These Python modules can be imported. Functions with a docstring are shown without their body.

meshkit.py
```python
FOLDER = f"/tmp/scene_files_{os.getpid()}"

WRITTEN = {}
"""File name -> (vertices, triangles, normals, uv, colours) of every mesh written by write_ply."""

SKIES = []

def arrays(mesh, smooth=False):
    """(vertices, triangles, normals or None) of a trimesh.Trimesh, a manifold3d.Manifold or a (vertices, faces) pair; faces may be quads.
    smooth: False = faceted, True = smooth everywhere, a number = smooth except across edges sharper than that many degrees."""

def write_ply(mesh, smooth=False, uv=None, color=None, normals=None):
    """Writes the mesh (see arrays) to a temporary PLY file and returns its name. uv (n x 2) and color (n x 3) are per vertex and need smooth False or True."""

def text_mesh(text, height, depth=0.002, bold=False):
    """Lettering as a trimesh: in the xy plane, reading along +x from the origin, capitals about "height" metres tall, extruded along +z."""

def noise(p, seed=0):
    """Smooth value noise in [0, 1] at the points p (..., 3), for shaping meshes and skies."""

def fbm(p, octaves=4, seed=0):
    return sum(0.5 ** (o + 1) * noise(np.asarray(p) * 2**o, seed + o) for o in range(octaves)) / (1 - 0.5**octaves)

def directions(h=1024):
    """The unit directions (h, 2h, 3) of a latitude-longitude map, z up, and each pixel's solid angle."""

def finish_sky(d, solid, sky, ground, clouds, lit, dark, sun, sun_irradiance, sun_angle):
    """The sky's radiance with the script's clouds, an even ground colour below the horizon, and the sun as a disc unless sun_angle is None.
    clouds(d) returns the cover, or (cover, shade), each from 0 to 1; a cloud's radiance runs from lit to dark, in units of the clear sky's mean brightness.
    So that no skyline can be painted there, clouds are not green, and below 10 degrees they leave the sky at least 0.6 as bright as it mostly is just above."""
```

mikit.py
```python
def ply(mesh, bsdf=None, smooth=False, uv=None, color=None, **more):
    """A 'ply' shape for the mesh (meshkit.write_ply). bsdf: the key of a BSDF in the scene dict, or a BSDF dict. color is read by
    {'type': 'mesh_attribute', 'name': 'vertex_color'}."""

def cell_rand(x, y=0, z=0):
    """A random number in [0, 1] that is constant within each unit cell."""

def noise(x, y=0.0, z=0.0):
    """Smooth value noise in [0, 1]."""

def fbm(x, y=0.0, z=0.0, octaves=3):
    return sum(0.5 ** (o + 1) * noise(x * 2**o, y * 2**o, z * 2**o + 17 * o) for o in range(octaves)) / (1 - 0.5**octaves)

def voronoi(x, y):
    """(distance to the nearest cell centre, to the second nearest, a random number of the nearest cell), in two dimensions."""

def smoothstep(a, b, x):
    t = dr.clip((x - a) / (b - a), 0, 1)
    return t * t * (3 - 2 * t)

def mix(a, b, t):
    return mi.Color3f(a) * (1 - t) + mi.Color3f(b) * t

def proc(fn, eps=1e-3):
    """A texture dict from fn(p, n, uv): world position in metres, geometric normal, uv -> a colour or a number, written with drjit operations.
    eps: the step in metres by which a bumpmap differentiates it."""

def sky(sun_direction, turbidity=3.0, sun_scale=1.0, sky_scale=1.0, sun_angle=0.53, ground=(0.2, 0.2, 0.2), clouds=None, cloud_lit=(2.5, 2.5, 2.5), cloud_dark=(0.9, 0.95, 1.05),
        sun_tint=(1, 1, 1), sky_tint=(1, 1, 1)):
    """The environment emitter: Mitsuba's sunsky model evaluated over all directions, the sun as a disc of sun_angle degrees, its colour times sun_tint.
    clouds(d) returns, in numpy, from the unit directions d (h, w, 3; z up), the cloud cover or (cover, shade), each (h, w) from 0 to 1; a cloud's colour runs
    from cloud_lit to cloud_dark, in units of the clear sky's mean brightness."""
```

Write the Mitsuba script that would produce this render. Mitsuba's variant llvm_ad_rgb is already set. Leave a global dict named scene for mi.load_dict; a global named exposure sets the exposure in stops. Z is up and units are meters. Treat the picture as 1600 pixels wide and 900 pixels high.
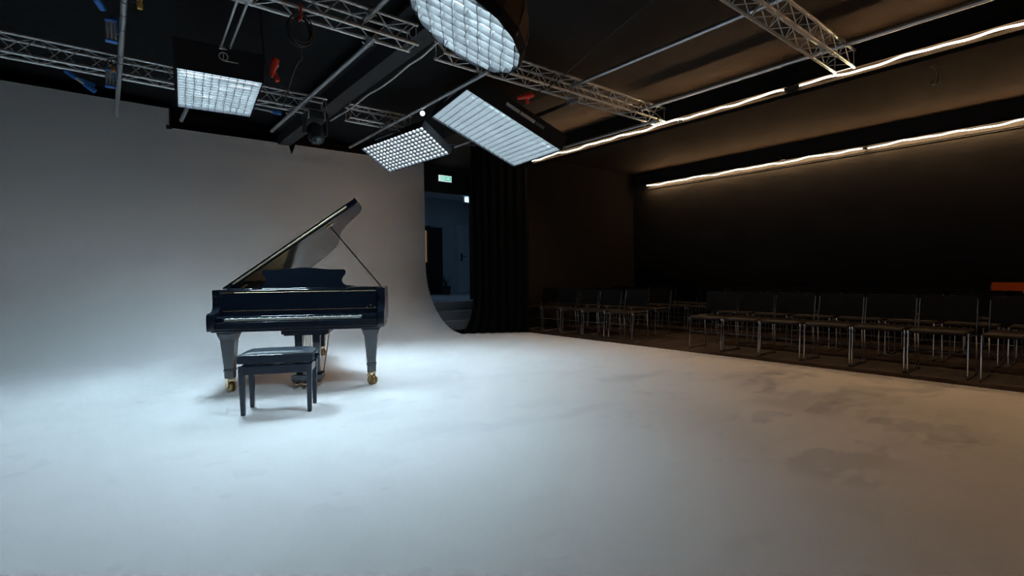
import math, random, numpy as np, trimesh, mitsuba as mi, drjit as dr, mikit, meshkit
from shapely.geometry import Polygon, box as sbox
from shapely.ops import unary_union
T = mi.ScalarTransform4f
random.seed(7); rng = np.random.default_rng(7)
scene, labels = {'type': 'scene'}, {}

# ------------------------------------------------------------------ camera, light levels, exposure
exposure = 0.0
YAW, PITCH, ROLL, FOCAL, EYE = 38.8604, -1.39009, -0.6921, 787.76, 1.10
def cam_axes():
    y, p, r = map(math.radians, (YAW, PITCH, ROLL))
    f = np.array([math.sin(y) * math.cos(p), math.cos(y) * math.cos(p), math.sin(p)])
    a = np.array([math.cos(y), -math.sin(y), 0.0]); u = np.cross(a, f)
    return f, -a * math.sin(r) + u * math.cos(r)
_f, _u = cam_axes(); _o = np.array([0, 0, EYE])
scene['camera'] = {'type': 'perspective', 'fov': 2 * math.degrees(math.atan(800 / FOCAL)), 'fov_axis': 'x', 'near_clip': 0.05, 'far_clip': 100.0,
                   'to_world': T().look_at(origin=_o.tolist(), target=(_o + _f).tolist(), up=_u.tolist())}
COOL, WARM = (0.665, 0.895, 1.03), (1.0, 0.60, 0.30)
L_SOFT = dict(short=44.0, slim=52.0, wide=13.0, round=34.0)
L_LED = 58.0
L_EXIT, L_EMERG, L_DOORGLOW, L_CORR_FILL = 0.75, 2.5, 0.13, 11.0

# ------------------------------------------------------------------ materials
def rgb(c): return {'type': 'rgb', 'value': [float(x) for x in (c if hasattr(c, '__len__') else (c, c, c))]}
def mat(key, color, rough=0.5, metal=0.0, spec=0.5, **more):
    b = {'type': 'principled', 'base_color': color if isinstance(color, dict) else rgb(color), 'roughness': rough, 'metallic': metal, **more}
    if metal == 0: b['specular'] = spec
    scene[key] = {'type': 'twosided', 'bsdf': b}
    return key
def emit(c, k): return {'type': 'area', 'radiance': rgb([k * x for x in c])}

def floor_col(p, n, uv):
    x, y = p.x, p.y
    w = mikit.fbm(x * 1.3, y * 1.3, 0.0, 4)
    big = mikit.smoothstep(0.33, 0.64, mikit.fbm(x * 0.55 + 3.1, y * 0.55, 1.0, 4))
    strokes = mikit.smoothstep(0.46, 0.72, mikit.fbm(x * 1.0 + w, y * 3.2 + 2 * w, 5.0, 4))
    fine = mikit.smoothstep(0.56, 0.70, mikit.fbm(x * 2.6 + 1.5 * w, y * 5.1, 12.0, 4)) * mikit.smoothstep(0.45, 0.62, mikit.fbm(x * 0.9, y * 0.9, 21.0, 3))
    patch = mikit.smoothstep(0.52, 0.60, mikit.noise(dr.floor(x * 2.2 + y * .4) * 3.7, dr.floor(y * 2.6 - x * .3) * 5.3, 2.0)) * mikit.smoothstep(0.35, 0.6, mikit.fbm(x * 3, y * 3, 9.0, 3))
    traffic = mikit.smoothstep(5.0, 2.2, y) * mikit.smoothstep(1.0, 3.6, x + 0.15 * y)
    d = (0.50 * strokes * (0.15 + 0.85 * big) + 0.42 * patch * big * (0.3 + 0.7 * strokes) + 0.34 * fine + 0.14 * big) * (0.07 + 0.93 * traffic)
    spots = mikit.smoothstep(0.80, 0.86, mikit.noise(x * 9, y * 9, 4.0)) * mikit.smoothstep(0.6, 0.8, mikit.noise(x * 2, y * 2, 7.0))
    d = dr.clip(d + 0.10 * spots, 0, 1)
    return mikit.mix((0.885, 0.89, 0.90), (0.46, 0.49, 0.55), d) * (0.97 + 0.05 * w)
mat('mat_stage_floor', mikit.proc(floor_col), 0.55, spec=0.25)
mat('mat_cyc', (0.905, 0.91, 0.92), 0.75, spec=0.15)
def plank_col(p, n, uv):
    row = dr.floor(p.y / 0.16); r = mikit.cell_rand(row, dr.floor(p.x / 1.4 + 0.37 * row))
    g = mikit.fbm(p.x * 3, p.y * 40, row, 3)
    gap = mikit.smoothstep(0.0, 0.03, p.y / 0.16 - row) * mikit.smoothstep(1.0, 0.97, p.y / 0.16 - row)
    return mikit.mix((0.030, 0.021, 0.019), (0.060, 0.041, 0.036), 0.5 * r + 0.5 * g) * (0.4 + 0.6 * gap)
mat('mat_dark_planks', mikit.proc(plank_col), 0.45, spec=0.4)
def black_wall_col(p, n, uv):
    w = mikit.fbm(p.x * 1.7 + p.z, p.y * 1.7, p.z * 2.1, 4)
    return mikit.mix((0.017, 0.017, 0.0175), (0.030, 0.0295, 0.029), w)
mat('mat_black_wall', mikit.proc(black_wall_col), 0.7, spec=0.2)
def ceil_col(p, n, uv):
    w = mikit.fbm(p.x * 0.8, p.y * 3.0, p.z, 4)
    return mikit.mix((0.0065, 0.0070, 0.0078), (0.0100, 0.0106, 0.0115), w)
mat('mat_black_ceiling', mikit.proc(ceil_col), 0.8, spec=0.15)
def warm_lit_ceil_col(p, n, uv):
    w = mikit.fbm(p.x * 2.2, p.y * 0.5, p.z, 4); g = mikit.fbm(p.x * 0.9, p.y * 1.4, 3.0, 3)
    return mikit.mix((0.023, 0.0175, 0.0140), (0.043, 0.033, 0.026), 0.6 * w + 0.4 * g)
mat('mat_ceiling_warm_lit', mikit.proc(warm_lit_ceil_col), 0.8, spec=0.15)  # brighter copy of the black ceiling; warm strip light put into its colour
mat('mat_black_paint', (0.02, 0.021, 0.023), 0.55, spec=0.3)
mat('mat_matt_black', (0.007, 0.007, 0.007), 0.9, spec=0.1)
mat('mat_black_drape', (0.026, 0.024, 0.023), 0.95, spec=0.05)
mat('mat_curtain', (0.005, 0.0055, 0.006), 0.95, spec=0.05, sheen=0.15)
mat('mat_lacquer', (0.004, 0.009, 0.019), 0.07, spec=0.55, clearcoat=1.0, clearcoat_gloss=0.97)
mat('mat_satin_black', (0.008, 0.016, 0.032), 0.28, spec=0.5)
mat('mat_leather', (0.016, 0.030, 0.048), 0.42, spec=0.6)
mat('mat_ivory', (0.74, 0.72, 0.66), 0.3)
mat('mat_brass', (0.80, 0.62, 0.36), 0.28, metal=1.0)
mat('mat_brass_dark', (0.42, 0.31, 0.17), 0.4, metal=1.0)
mat('mat_hinge_brass', (0.62, 0.48, 0.32), 0.45, metal=0.6)
def wood_col(p, n, uv):
    g = mikit.fbm(p.x * 4 + p.y * 22, p.y * 4 - p.x * 9, p.z * 6, 3)
    return mikit.mix((0.30, 0.15, 0.08), (0.46, 0.25, 0.14), g)
mat('mat_wood', mikit.proc(wood_col), 0.45)
mat('mat_gold_plate', (0.50, 0.33, 0.15), 0.45, metal=0.8)
mat('mat_aluminium', (0.70, 0.71, 0.72), 0.40, metal=0.55)
mat('mat_galvanised', (0.52, 0.54, 0.57), 0.40, metal=1.0)
mat('mat_chrome', (0.70, 0.72, 0.75), 0.16, metal=1.0)
mat('mat_steel_dark', (0.10, 0.11, 0.12), 0.4, metal=0.7)
mat('mat_black_fabric', (0.016, 0.016, 0.018), 0.9, spec=0.1)
mat('mat_brown_fabric', (0.075, 0.05, 0.038), 0.85, spec=0.1)
mat('mat_chair_fabric', (0.006, 0.008, 0.012), 0.8, spec=0.2)
mat('mat_seat_fabric_lit', (0.026, 0.021, 0.019), 0.45, spec=0.4)  # chair fabric browned and lightened to paint the warm light on seats
mat('mat_orange_fabric', (0.62, 0.14, 0.03), 0.8, spec=0.2)
mat('mat_grid_dark', (0.12, 0.12, 0.12), 0.9, spec=0.05)
mat('mat_grid_light', (0.062, 0.062, 0.062), 0.9, spec=0.05)
mat('mat_grid_mid', (0.04, 0.04, 0.04), 0.9, spec=0.05)
mat('mat_grid_fine', (0.024, 0.024, 0.024), 0.9, spec=0.05)
mat('mat_diffuser', (0.6, 0.6, 0.6), 0.9)
mat('mat_tag_grey', (0.33, 0.34, 0.36), 0.7)
mat('mat_tag_dark', (0.06, 0.065, 0.07), 0.7)
mat('mat_red_plastic', (0.58, 0.035, 0.02), 0.4)
mat('mat_blue_plastic', (0.02, 0.13, 0.42), 0.4)
mat('mat_white_plastic', (0.72, 0.72, 0.72), 0.45)
mat('mat_grey_tube', (0.42, 0.43, 0.45), 0.4)
mat('mat_white_cable', (0.70, 0.70, 0.70), 0.5)
mat('mat_rubber', (0.02, 0.02, 0.02), 0.6)
mat('mat_amber', (0.8, 0.45, 0.1), 0.35, metal=0.6)
mat('mat_corridor_wall', (0.55, 0.60, 0.66), 0.7, spec=0.2)
mat('mat_corridor_door', (0.70, 0.72, 0.75), 0.5)
mat('mat_step', (0.34, 0.34, 0.36), 0.6)
mat('mat_leaf', (0.05, 0.09, 0.05), 0.5)
mat('mat_pot', (0.05, 0.045, 0.04), 0.6)
mat('mat_lens', (0.01, 0.02, 0.025), 0.05, spec=0.9, clearcoat=1.0)

# ------------------------------------------------------------------ mesh helpers
cat_ = trimesh.util.concatenate
def bx(x0, x1, y0, y1, z0, z1):
    m = trimesh.creation.box(extents=(x1 - x0, y1 - y0, z1 - z0)); m.apply_translation(((x0 + x1) / 2, (y0 + y1) / 2, (z0 + z1) / 2)); return m
def rb(x0, x1, y0, y1, z0, z1, b=0.006):
    """box with chamfered edges"""
    pts = []
    for i in (0, 1):
        for j in (0, 1):
            for k in (0, 1):
                c = [(x0, x1)[i], (y0, y1)[j], (z0, z1)[k]]; s = [(1, -1)[i], (1, -1)[j], (1, -1)[k]]
                for a in range(3):
                    q = [c[d] + (0 if d == a else s[d] * b) for d in range(3)]
                    pts.append(q)
    return trimesh.convex.convex_hull(np.array(pts))
def hull(pts): return trimesh.convex.convex_hull(np.array(pts, float))
def tube(pts, r, n=10, caps=True):
    p = np.asarray(pts, float); t = np.gradient(p, axis=0); t /= np.linalg.norm(t, axis=1, keepdims=True)
    ref = np.array([0, 0, 1.0]) if abs(t[0][2]) < 0.9 else np.array([1.0, 0, 0])
    a = np.cross(t[0], ref); a /= np.linalg.norm(a); V = []
    rr = np.broadcast_to(r, (len(p),))
    for i in range(len(p)):
        a = a - t[i] * (a @ t[i]); a /= np.linalg.norm(a); b = np.cross(t[i], a)
        ang = np.arange(n) * 2 * math.pi / n
        V.append(p[i] + rr[i] * (np.cos(ang)[:, None] * a + np.sin(ang)[:, None] * b))
    V = np.vstack(V); F = []
    for i in range(len(p) - 1):
        for j in range(n):
            A, B, C, D = i * n + j, i * n + (j + 1) % n, (i + 1) * n + (j + 1) % n, (i + 1) * n + j
            F += [[A, B, C], [A, C, D]]
    if caps:
        V = np.vstack([V, p[0], p[-1]]); k = len(V) - 2
        for j in range(n):
            F += [[k, (j + 1) % n, j], [k + 1, (len(p) - 1) * n + j, (len(p) - 1) * n + (j + 1) % n]]
    return trimesh.Trimesh(V, np.array(F), process=False)
def curve(pts, k=6):
    """Catmull-Rom through the points"""
    p = np.asarray(pts, float); q = np.vstack([2 * p[0] - p[1], p, 2 * p[-1] - p[-2]]); out = []
    for i in range(1, len(q) - 2):
        for s in np.arange(k) / k:
            out.append(0.5 * (2 * q[i] + (q[i + 1] - q[i - 1]) * s + (2 * q[i - 1] - 5 * q[i] + 4 * q[i + 1] - q[i + 2]) * s * s + (3 * q[i] - q[i - 1] - 3 * q[i + 1] + q[i + 2]) * s ** 3))
    return np.array(out + [p[-1]])
def bend(pts, r=0.03, k=5):
    """polyline with its corners rounded"""
    p = [np.asarray(q, float) for q in pts]; out = [p[0]]
    for a, b, c in zip(p, p[1:], p[2:]):
        d1, d2 = (a - b), (c - b); l = min(r, 0.45 * np.linalg.norm(d1), 0.45 * np.linalg.norm(d2))
        s, e = b + d1 / np.linalg.norm(d1) * l, b + d2 / np.linalg.norm(d2) * l
        out += [(1 - t) ** 2 * s + 2 * t * (1 - t) * b + t * t * e for t in np.linspace(0, 1, k)]
    return out + [p[-1]]
def cyl(p0, p1, r, n=16): return tube([p0, p1], r, n)
def extrude(poly, h):
    return cat_([trimesh.creation.extrude_polygon(g, h, engine='earcut') for g in getattr(poly, 'geoms', [poly])])
def ex_uz(poly, v0, v1):
    """polygon in (x, z) extruded along y from v0 to v1"""
    m = extrude(poly, v1 - v0); V = m.vertices.copy()
    return trimesh.Trimesh(np.c_[V[:, 0], v0 + V[:, 2], V[:, 1]], m.faces[:, ::-1], process=False)
def ex_vz(poly, u0, u1):
    """polygon in (y, z) extruded along x"""
    m = extrude(poly, u1 - u0); V = m.vertices.copy()
    return trimesh.Trimesh(np.c_[u0 + V[:, 2], V[:, 0], V[:, 1]], m.faces, process=False)
def ex_xy(poly, z0, z1):
    m = extrude(poly, z1 - z0); m.apply_translation((0, 0, z0)); return m
def lathe(prof, n=24):
    return trimesh.creation.revolve(np.array(prof, float), sections=n)
def mm(M, m):
    m = m.copy(); m.apply_transform(M); return m
def place(loc, rz=0.0, R=None):
    M = np.eye(4); c, s = math.cos(rz), math.sin(rz)
    M[:3, :3] = np.array([[c, -s, 0], [s, c, 0], [0, 0, 1]]) if R is None else R
    M[:3, 3] = loc; return M

# ------------------------------------------------------------------ scene helpers
def free(name, where=scene):
    if name not in where and not any(k.startswith(name + '__') for k in where): return name
    i = 1
    while f'{name}_{i:03d}' in where or any(k.startswith(f'{name}_{i:03d}__') for k in where): i += 1
    return f'{name}_{i:03d}'
_used = {}
def numbered(name):
    k = _used.get(name, 0); _used[name] = k + 1
    return name if k == 0 else f'{name}_{k:03d}'
def tag(key, label=None, cat=None, group=None, kind=None):
    d = {}
    if label: d['label'] = label
    if cat: d['category'] = cat
    if group: d['group'] = group
    if kind: d['kind'] = kind
    labels[key] = d; return key
def thing(name, label, cat, group=None): return tag(numbered(name), label, cat, group)
def shp(mesh, m, smooth=False, **more): return mikit.ply(mesh, m, smooth=smooth, **more)
def part(parent, name, mesh, m=None, smooth=False, M=None, label=None, **more):
    """a shape under parent; mesh may be a ready shape dict"""
    key = numbered(parent + '__' + name)
    d = dict(mesh) if isinstance(mesh, dict) else shp(mesh, m, smooth, **more)
    if M is not None: d['to_world'] = T(np.asarray(M, float))
    scene[key] = d
    if label: labels[key] = {'label': label}
    return key
def solo(name, mesh, m, label, cat, smooth=False, group=None, **more):
    key = thing(name, label, cat, group); scene[key] = shp(mesh, m, smooth, **more); return key
def struct(name, mesh, m, smooth=False, **more):
    key = numbered(name); scene[key] = shp(mesh, m, smooth, **more); labels[key] = {'kind': 'structure'}; return key

# ================================================================== THE SETTING
XE, XW, YB = 6.37, 10.4, 7.99            # stage edge, right wall, audience end wall
ZC = 3.60                                # ceiling over the audience
YCYC, RC = 9.47, 1.42                    # cyclorama wall and its floor sweep
def ceil_z(x): return ZC + max(0.0, 6.0 - x) * 0.055
struct('floor', cat_([bx(-4.2, XE, -3.2, YCYC - RC, -0.10, 0.0)]), 'mat_stage_floor')
struct('floor_001', bx(XE, XW + .2, -3.2, YB + .2, -0.10, -0.012), 'mat_dark_planks')
# white cyclorama: sweep + wall, one sheet 3 cm thick
def cyc_mesh():
    x0, x1, th = -4.2, 5.285, 0.03
    ang = np.linspace(0, math.pi / 2, 15)
    inner = [(YCYC - RC + RC * math.sin(a), RC - RC * math.cos(a)) for a in ang]
    outer = [(YCYC - RC + (RC + th) * math.sin(a), RC - (RC + th) * math.cos(a)) for a in ang]
    sweep = ex_vz(Polygon(inner + outer[::-1]), x0, x1)
    wall = Polygon([(x0, RC), (x1, RC), (x1, 3.50), (2.70, 3.485), (2.635, 3.30), (2.58, 3.48), (0.83, 3.465), (0.83, 3.76), (x0, 3.79)])
    return cat_([sweep, ex_uz(wall, YCYC, YCYC + th)])
struct('wall_back', cyc_mesh(), 'mat_cyc', smooth=25)
# black end wall behind the cyclorama, with the doorway to the corridor
DY, DX0, DX1, DZ0, DZ1 = 9.9, 5.20, 6.78, 0.55, 3.01
struct('wall_back_001', cat_([bx(-4.4, DX0, DY, DY + .12, 0, 4.4), bx(DX1, 7.6, DY, DY + .12, 0, 4.4), bx(DX0, DX1, DY, DY + .12, DZ1, 4.4), bx(DX0, DX1, DY, DY + .12, 0, DZ0)]), 'mat_black_wall')
struct('wall_left', bx(-4.4, -4.2, -3.4, 10.0, 0, 4.4), 'mat_black_wall')
struct('wall_front', bx(-4.4, XW + .2, -3.4, -3.2, 0, 4.4), 'mat_black_wall')
struct('wall_right', bx(XW, XW + .2, -3.2, YB + .2, 0, 4.0), 'mat_black_wall')
struct('wall_end', bx(6.30, XW, YB, YB + .15, 0, 4.0), 'mat_black_drape')
struct('wall_side', bx(7.2, 7.35, YB + .15, DY, 0, 4.4), 'mat_black_wall')
struct('ceiling', ex_uz(Polygon([(-4.4, ceil_z(-4.4)), (4.95, ceil_z(4.95)), (4.95, ceil_z(4.95) + .2), (-4.4, ceil_z(-4.4) + .2)]), -3.4, DY + .12), 'mat_black_ceiling')
struct('ceiling_001', ex_uz(Polygon([(4.95, ceil_z(4.95)), (6.0, ZC), (XW + .2, ZC), (XW + .2, ZC + .2), (6.0, ZC + .2), (4.95, ceil_z(4.95) + .2)]), -3.4, DY + .12), 'mat_ceiling_warm_lit')  # split off so the strip-lit side takes the brightened ceiling colour
struct('trim_1', bx(6.362, 6.50, -3.2, YB, 3.222, ZC + .03), 'mat_matt_black')                  # downstand along the stage edge
struct('trim_2', bx(2.405, 2.61, -3.2, DY, 3.45, ceil_z(2.5) + .05), 'mat_black_paint')          # main beam
struct('trim_3', bx(2.30, 2.72, -3.2, DY, 3.66, 3.70), 'mat_black_paint')
struct('trim_4', bx(XE - .008, XE + .012, -3.2, 7.6, -0.02, 0.004), 'mat_steel_dark')             # edge strip of the stage
# ledges that carry the light strips, each with a lip above the strip
struct('trim_5', cat_([bx(6.318, 6.362, -3.2, 7.24, 3.292, 3.304), bx(6.350, 6.362, -3.2, 7.24, 3.26, 3.304)]), 'mat_matt_black')
struct('trim_6', cat_([bx(XW - .121, XW, -3.2, YB - .35, 3.268, 3.280), bx(XW - .02, XW, -3.2, YB - .35, 3.185, 3.280)]), 'mat_black_paint')
struct('trim_7', tube([(XW - .012, -3.2, 3.165), (XW - .012, YB - .35, 3.165)], 0.011, 8), 'mat_black_paint', smooth=40)
# corridor behind the doorway
struct('floor_002', bx(5.34, 10.8, 9.50, 14.0, 0.40, DZ0), 'mat_step')
struct('wall_corridor', bx(5.0, 11.0, 13.8, 13.95, DZ0, 3.7), 'mat_corridor_wall')
struct('wall_corridor_001', bx(4.9, 5.0, 9.9, 13.9, DZ0, 3.7), 'mat_corridor_wall')
struct('wall_corridor_002', bx(10.8, 10.95, 9.9, 13.9, DZ0, 3.7), 'mat_corridor_wall')
struct('ceiling_002', bx(4.9, 11.0, 10.02, 13.9, 3.55, 3.7), 'mat_corridor_wall')
d = numbered('door_1'); labels[d] = {'kind': 'structure'}                                       # pale door on the corridor's end wall
part(d, 'leaf', rb(8.86, 9.75, 13.74, 13.80, DZ0 + .01, 2.75, .006), 'mat_corridor_door')
part(d, 'frame', cat_([bx(8.78, 8.86, 13.73, 13.8, DZ0, 2.83), bx(9.75, 9.83, 13.73, 13.8, DZ0, 2.83), bx(8.78, 9.83, 13.73, 13.8, 2.75, 2.83)]), 'mat_corridor_wall')
hp = part(d, 'handle', cat_([rb(8.96, 9.01, 13.715, 13.742, 1.60, 1.84, .004), tube(bend([(8.985, 13.742, 1.76), (8.985, 13.68, 1.76), (9.11, 13.68, 1.75)], .02), .011, 8)]), 'mat_rubber', smooth=40)
d = numbered('door_2'); labels[d] = {'kind': 'structure'}                                       # dark leaf standing open in the corridor
part(d, 'leaf', rb(7.78, 8.20, 13.60, 13.66, DZ0 + .01, 2.62, .006), 'mat_black_paint')
part(d, 'glow_panel', bx(7.40, 7.70, 13.70, 13.72, 1.55, 2.52), 'mat_diffuser', emitter=emit((1.0, 0.55, 0.25), L_DOORGLOW))  # glowing panel in place of a wall lit by a lamp beyond
part(d, 'frame', cat_([bx(7.34, 7.40, 13.66, 13.8, DZ0, 2.62), bx(7.70, 7.78, 13.62, 13.8, DZ0, 2.66), bx(7.34, 7.78, 13.66, 13.8, 2.52, 2.60)]), 'mat_black_paint')
# steps down from the doorway
st = thing('door_steps', 'grey steps leading down from the corridor doorway beside the white wall', 'steps')
for i, (y0, z1) in enumerate(((9.02, 0.367), (8.74, 0.183))):
    part(st, 'step', rb(5.34, 6.7, y0, 9.30 if i == 0 else 9.02, 0.0, z1, .004), 'mat_step')
part(st, 'landing', bx(5.34, 6.9, 9.30, 9.50, 0.0, 0.55), 'mat_step')

# ================================================================== LIGHT STRIPS
def wavy_rope(x, z, y0, y1, seed, sag=0.014, per=0.34):
    n = int(abs(y1 - y0) / 0.05) + 2; ys = np.linspace(y0, y1, n); r = np.random.default_rng(seed)
    ph = r.uniform(0, 6.28, 3)
    dz = sag * (np.sin(ys * 2 * math.pi / per / 2.2 + ph[0]) * .6 + .5 * np.sin(ys * 2 * math.pi / per / 3.7 + ph[1]) + .3 * np.sin(ys * 2 * math.pi / per + ph[2]))
    return np.c_[np.full(n, x), ys, z + dz]
def led(x, z, y0, y1, seed, label, clip_side):
    k = thing('light_strip', label, 'light strip')
    p = wavy_rope(x, z, y0, y1, seed)
    part(k, 'rope', tube(p, 0.0112, 8), 'mat_white_plastic', smooth=40, emitter=emit(WARM, L_LED))
    for y in (y0, y1):
        s = 1 if y == max(y0, y1) else -1
        zz = p[0][2] if y == y0 else p[-1][2]
        part(k, 'end_cap', rb(x - .012, x + .012, min(y, y + s * .05), max(y, y + s * .05), zz - .012, zz + .012, .003), 'mat_rubber')
    return k
ZL, ZL2 = 3.262, 3.238
led(6.330, ZL, 2.66, 7.20, 1, 'wavy warm light strip on the beam, from the large soft light to the gap', 1)
led(6.330, ZL, -2.6, 2.49, 2, 'wavy warm light strip on the beam in the upper right corner of the room', 1)
led(XW - .118, ZL2, 3.02, 7.50, 3, 'warm light strip high on the right wall, the one starting at the corner', 1)
led(XW - .118, ZL2, -2.6, 2.94, 4, 'warm light strip high on the right wall, the one at the picture edge', 1)
k = thing('junction_box', 'small black connector box in the gap of the upper light strip', 'connector')
part(k, 'box', rb(6.325, 6.347, 2.54, 2.61, 3.25, 3.30, .004), 'mat_rubber')
part(k, 'cable', tube(curve([(6.335, 2.61, 3.275), (6.33, 2.63, 3.29), (6.335, 2.66, 3.29), (6.34, 2.72, 3.275)]), .005, 6), 'mat_rubber', smooth=40)
solo('wall_hook', cat_([tube(curve([(7.90, 1.62, 3.60), (7.90, 1.56, 3.53), (7.90, 1.54, 3.45), (7.90, 1.545, 3.39)]), .006, 8), tube(curve([(7.90, 1.545, 3.39), (7.90, 1.57, 3.36), (7.90, 1.60, 3.38), (7.90, 1.585, 3.41)]), .007, 8)]), 'mat_galvanised', 'small bent metal hook hanging from the ceiling between the two light strips', 'hook', smooth=40)
for i, (y, lab) in enumerate(((4.05, 'small metal clip on the upper light strip beside the right truss end'),)):
    k = thing('strip_clip', lab, 'clip')
    part(k, 'bracket', rb(6.30, 6.336, y - .06, y + .03, 3.225, 3.24, .003), 'mat_galvanised')
k = thing('strip_clip', 'small clip on the wall light strip left of its gap', 'clip')
part(k, 'bracket', rb(XW - .14, XW - .09, 4.30, 4.40, 3.280, 3.286, .002), 'mat_galvanised')
part(k, 'wire', tube(curve([(XW - .12, 4.36, 3.286), (XW - .12, 4.39, 3.33), (XW - .09, 4.42, 3.37)]), .003, 6), 'mat_galvanised', smooth=40)

# ================================================================== TRUSSES AND PIPES
BR = {}
def unit_rod(r, n=6):
    key = ('rod', r, n)
    if key not in BR: BR[key] = mikit.ply(tube([(0, 0, 0), (0, 0, 1)], r, n, caps=False), 'mat_aluminium', smooth=True)
    return BR[key]
def rod_matrix(p0, p1):
    p0, p1 = np.asarray(p0, float), np.asarray(p1, float); z = p1 - p0; l = np.linalg.norm(z); z = z / l
    a = np.cross(z, [0, 0, 1.0] if abs(z[2]) < .9 else [1.0, 0, 0]); a /= np.linalg.norm(a); b = np.cross(z, a)
    M = np.eye(4); M[:3, 0], M[:3, 1], M[:3, 2], M[:3, 3] = a, b, z * l, p0; return M
def truss(x0, x1, yc, z0, label, off=0.0, s=0.18):
    k = thing('lighting_truss', label, 'truss'); h = s / 2; pit = 0.165
    cor = [(yc - h, z0), (yc + h, z0), (yc + h, z0 + s), (yc - h, z0 + s)]
    for y, z in cor:
        part(k, 'chord', cyl((x0, y, z), (x1, y, z), 0.0165, 14), 'mat_aluminium', smooth=40)
    n = int((x1 - x0 - 0.08) / pit)
    for f in range(4):
        a, b = cor[f], cor[(f + 1) % 4]
        for i in range(n):
            xa = x0 + 0.04 + off + i * pit; e = (a, b) if (i + f) % 2 == 0 else (b, a)
            if xa + pit > x1: continue
            part(k, 'brace', unit_rod(0.0055), M=rod_matrix((xa, *e[0]), (xa + pit, *e[1])))
    for x in (x0 + .02, x1 - .02):
        for f in range(4):
            part(k, 'end_frame', unit_rod(0.0055), M=rod_matrix((x, *cor[f]), (x, *cor[(f + 1) % 4])))
        part(k, 'end_frame', unit_rod(0.0055), M=rod_matrix((x, *cor[0]), (x, *cor[2])))
    return k
YA, YBt, YCt, ZT = 6.89, 4.39, 2.03, 3.30
truss(-3.3, 2.36, YA, ZT, 'long silver box truss above the white wall, passing behind the leftmost soft light')
truss(2.66, 3.60, YA, ZT, 'short silver truss piece between the white cable and the small bright soft light', .03)
truss(-1.6, 2.36, YBt, ZT, 'silver box truss at the top left that ends at the dark beam', .05)
truss(2.64, 6.335, YBt, ZT, 'warm lit silver truss from the round soft light to the upper light strip', .02)
truss(2.2, 6.335, YCt, ZT, 'warm lit silver truss at the top right, its end touching the light strip', .0)

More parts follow.
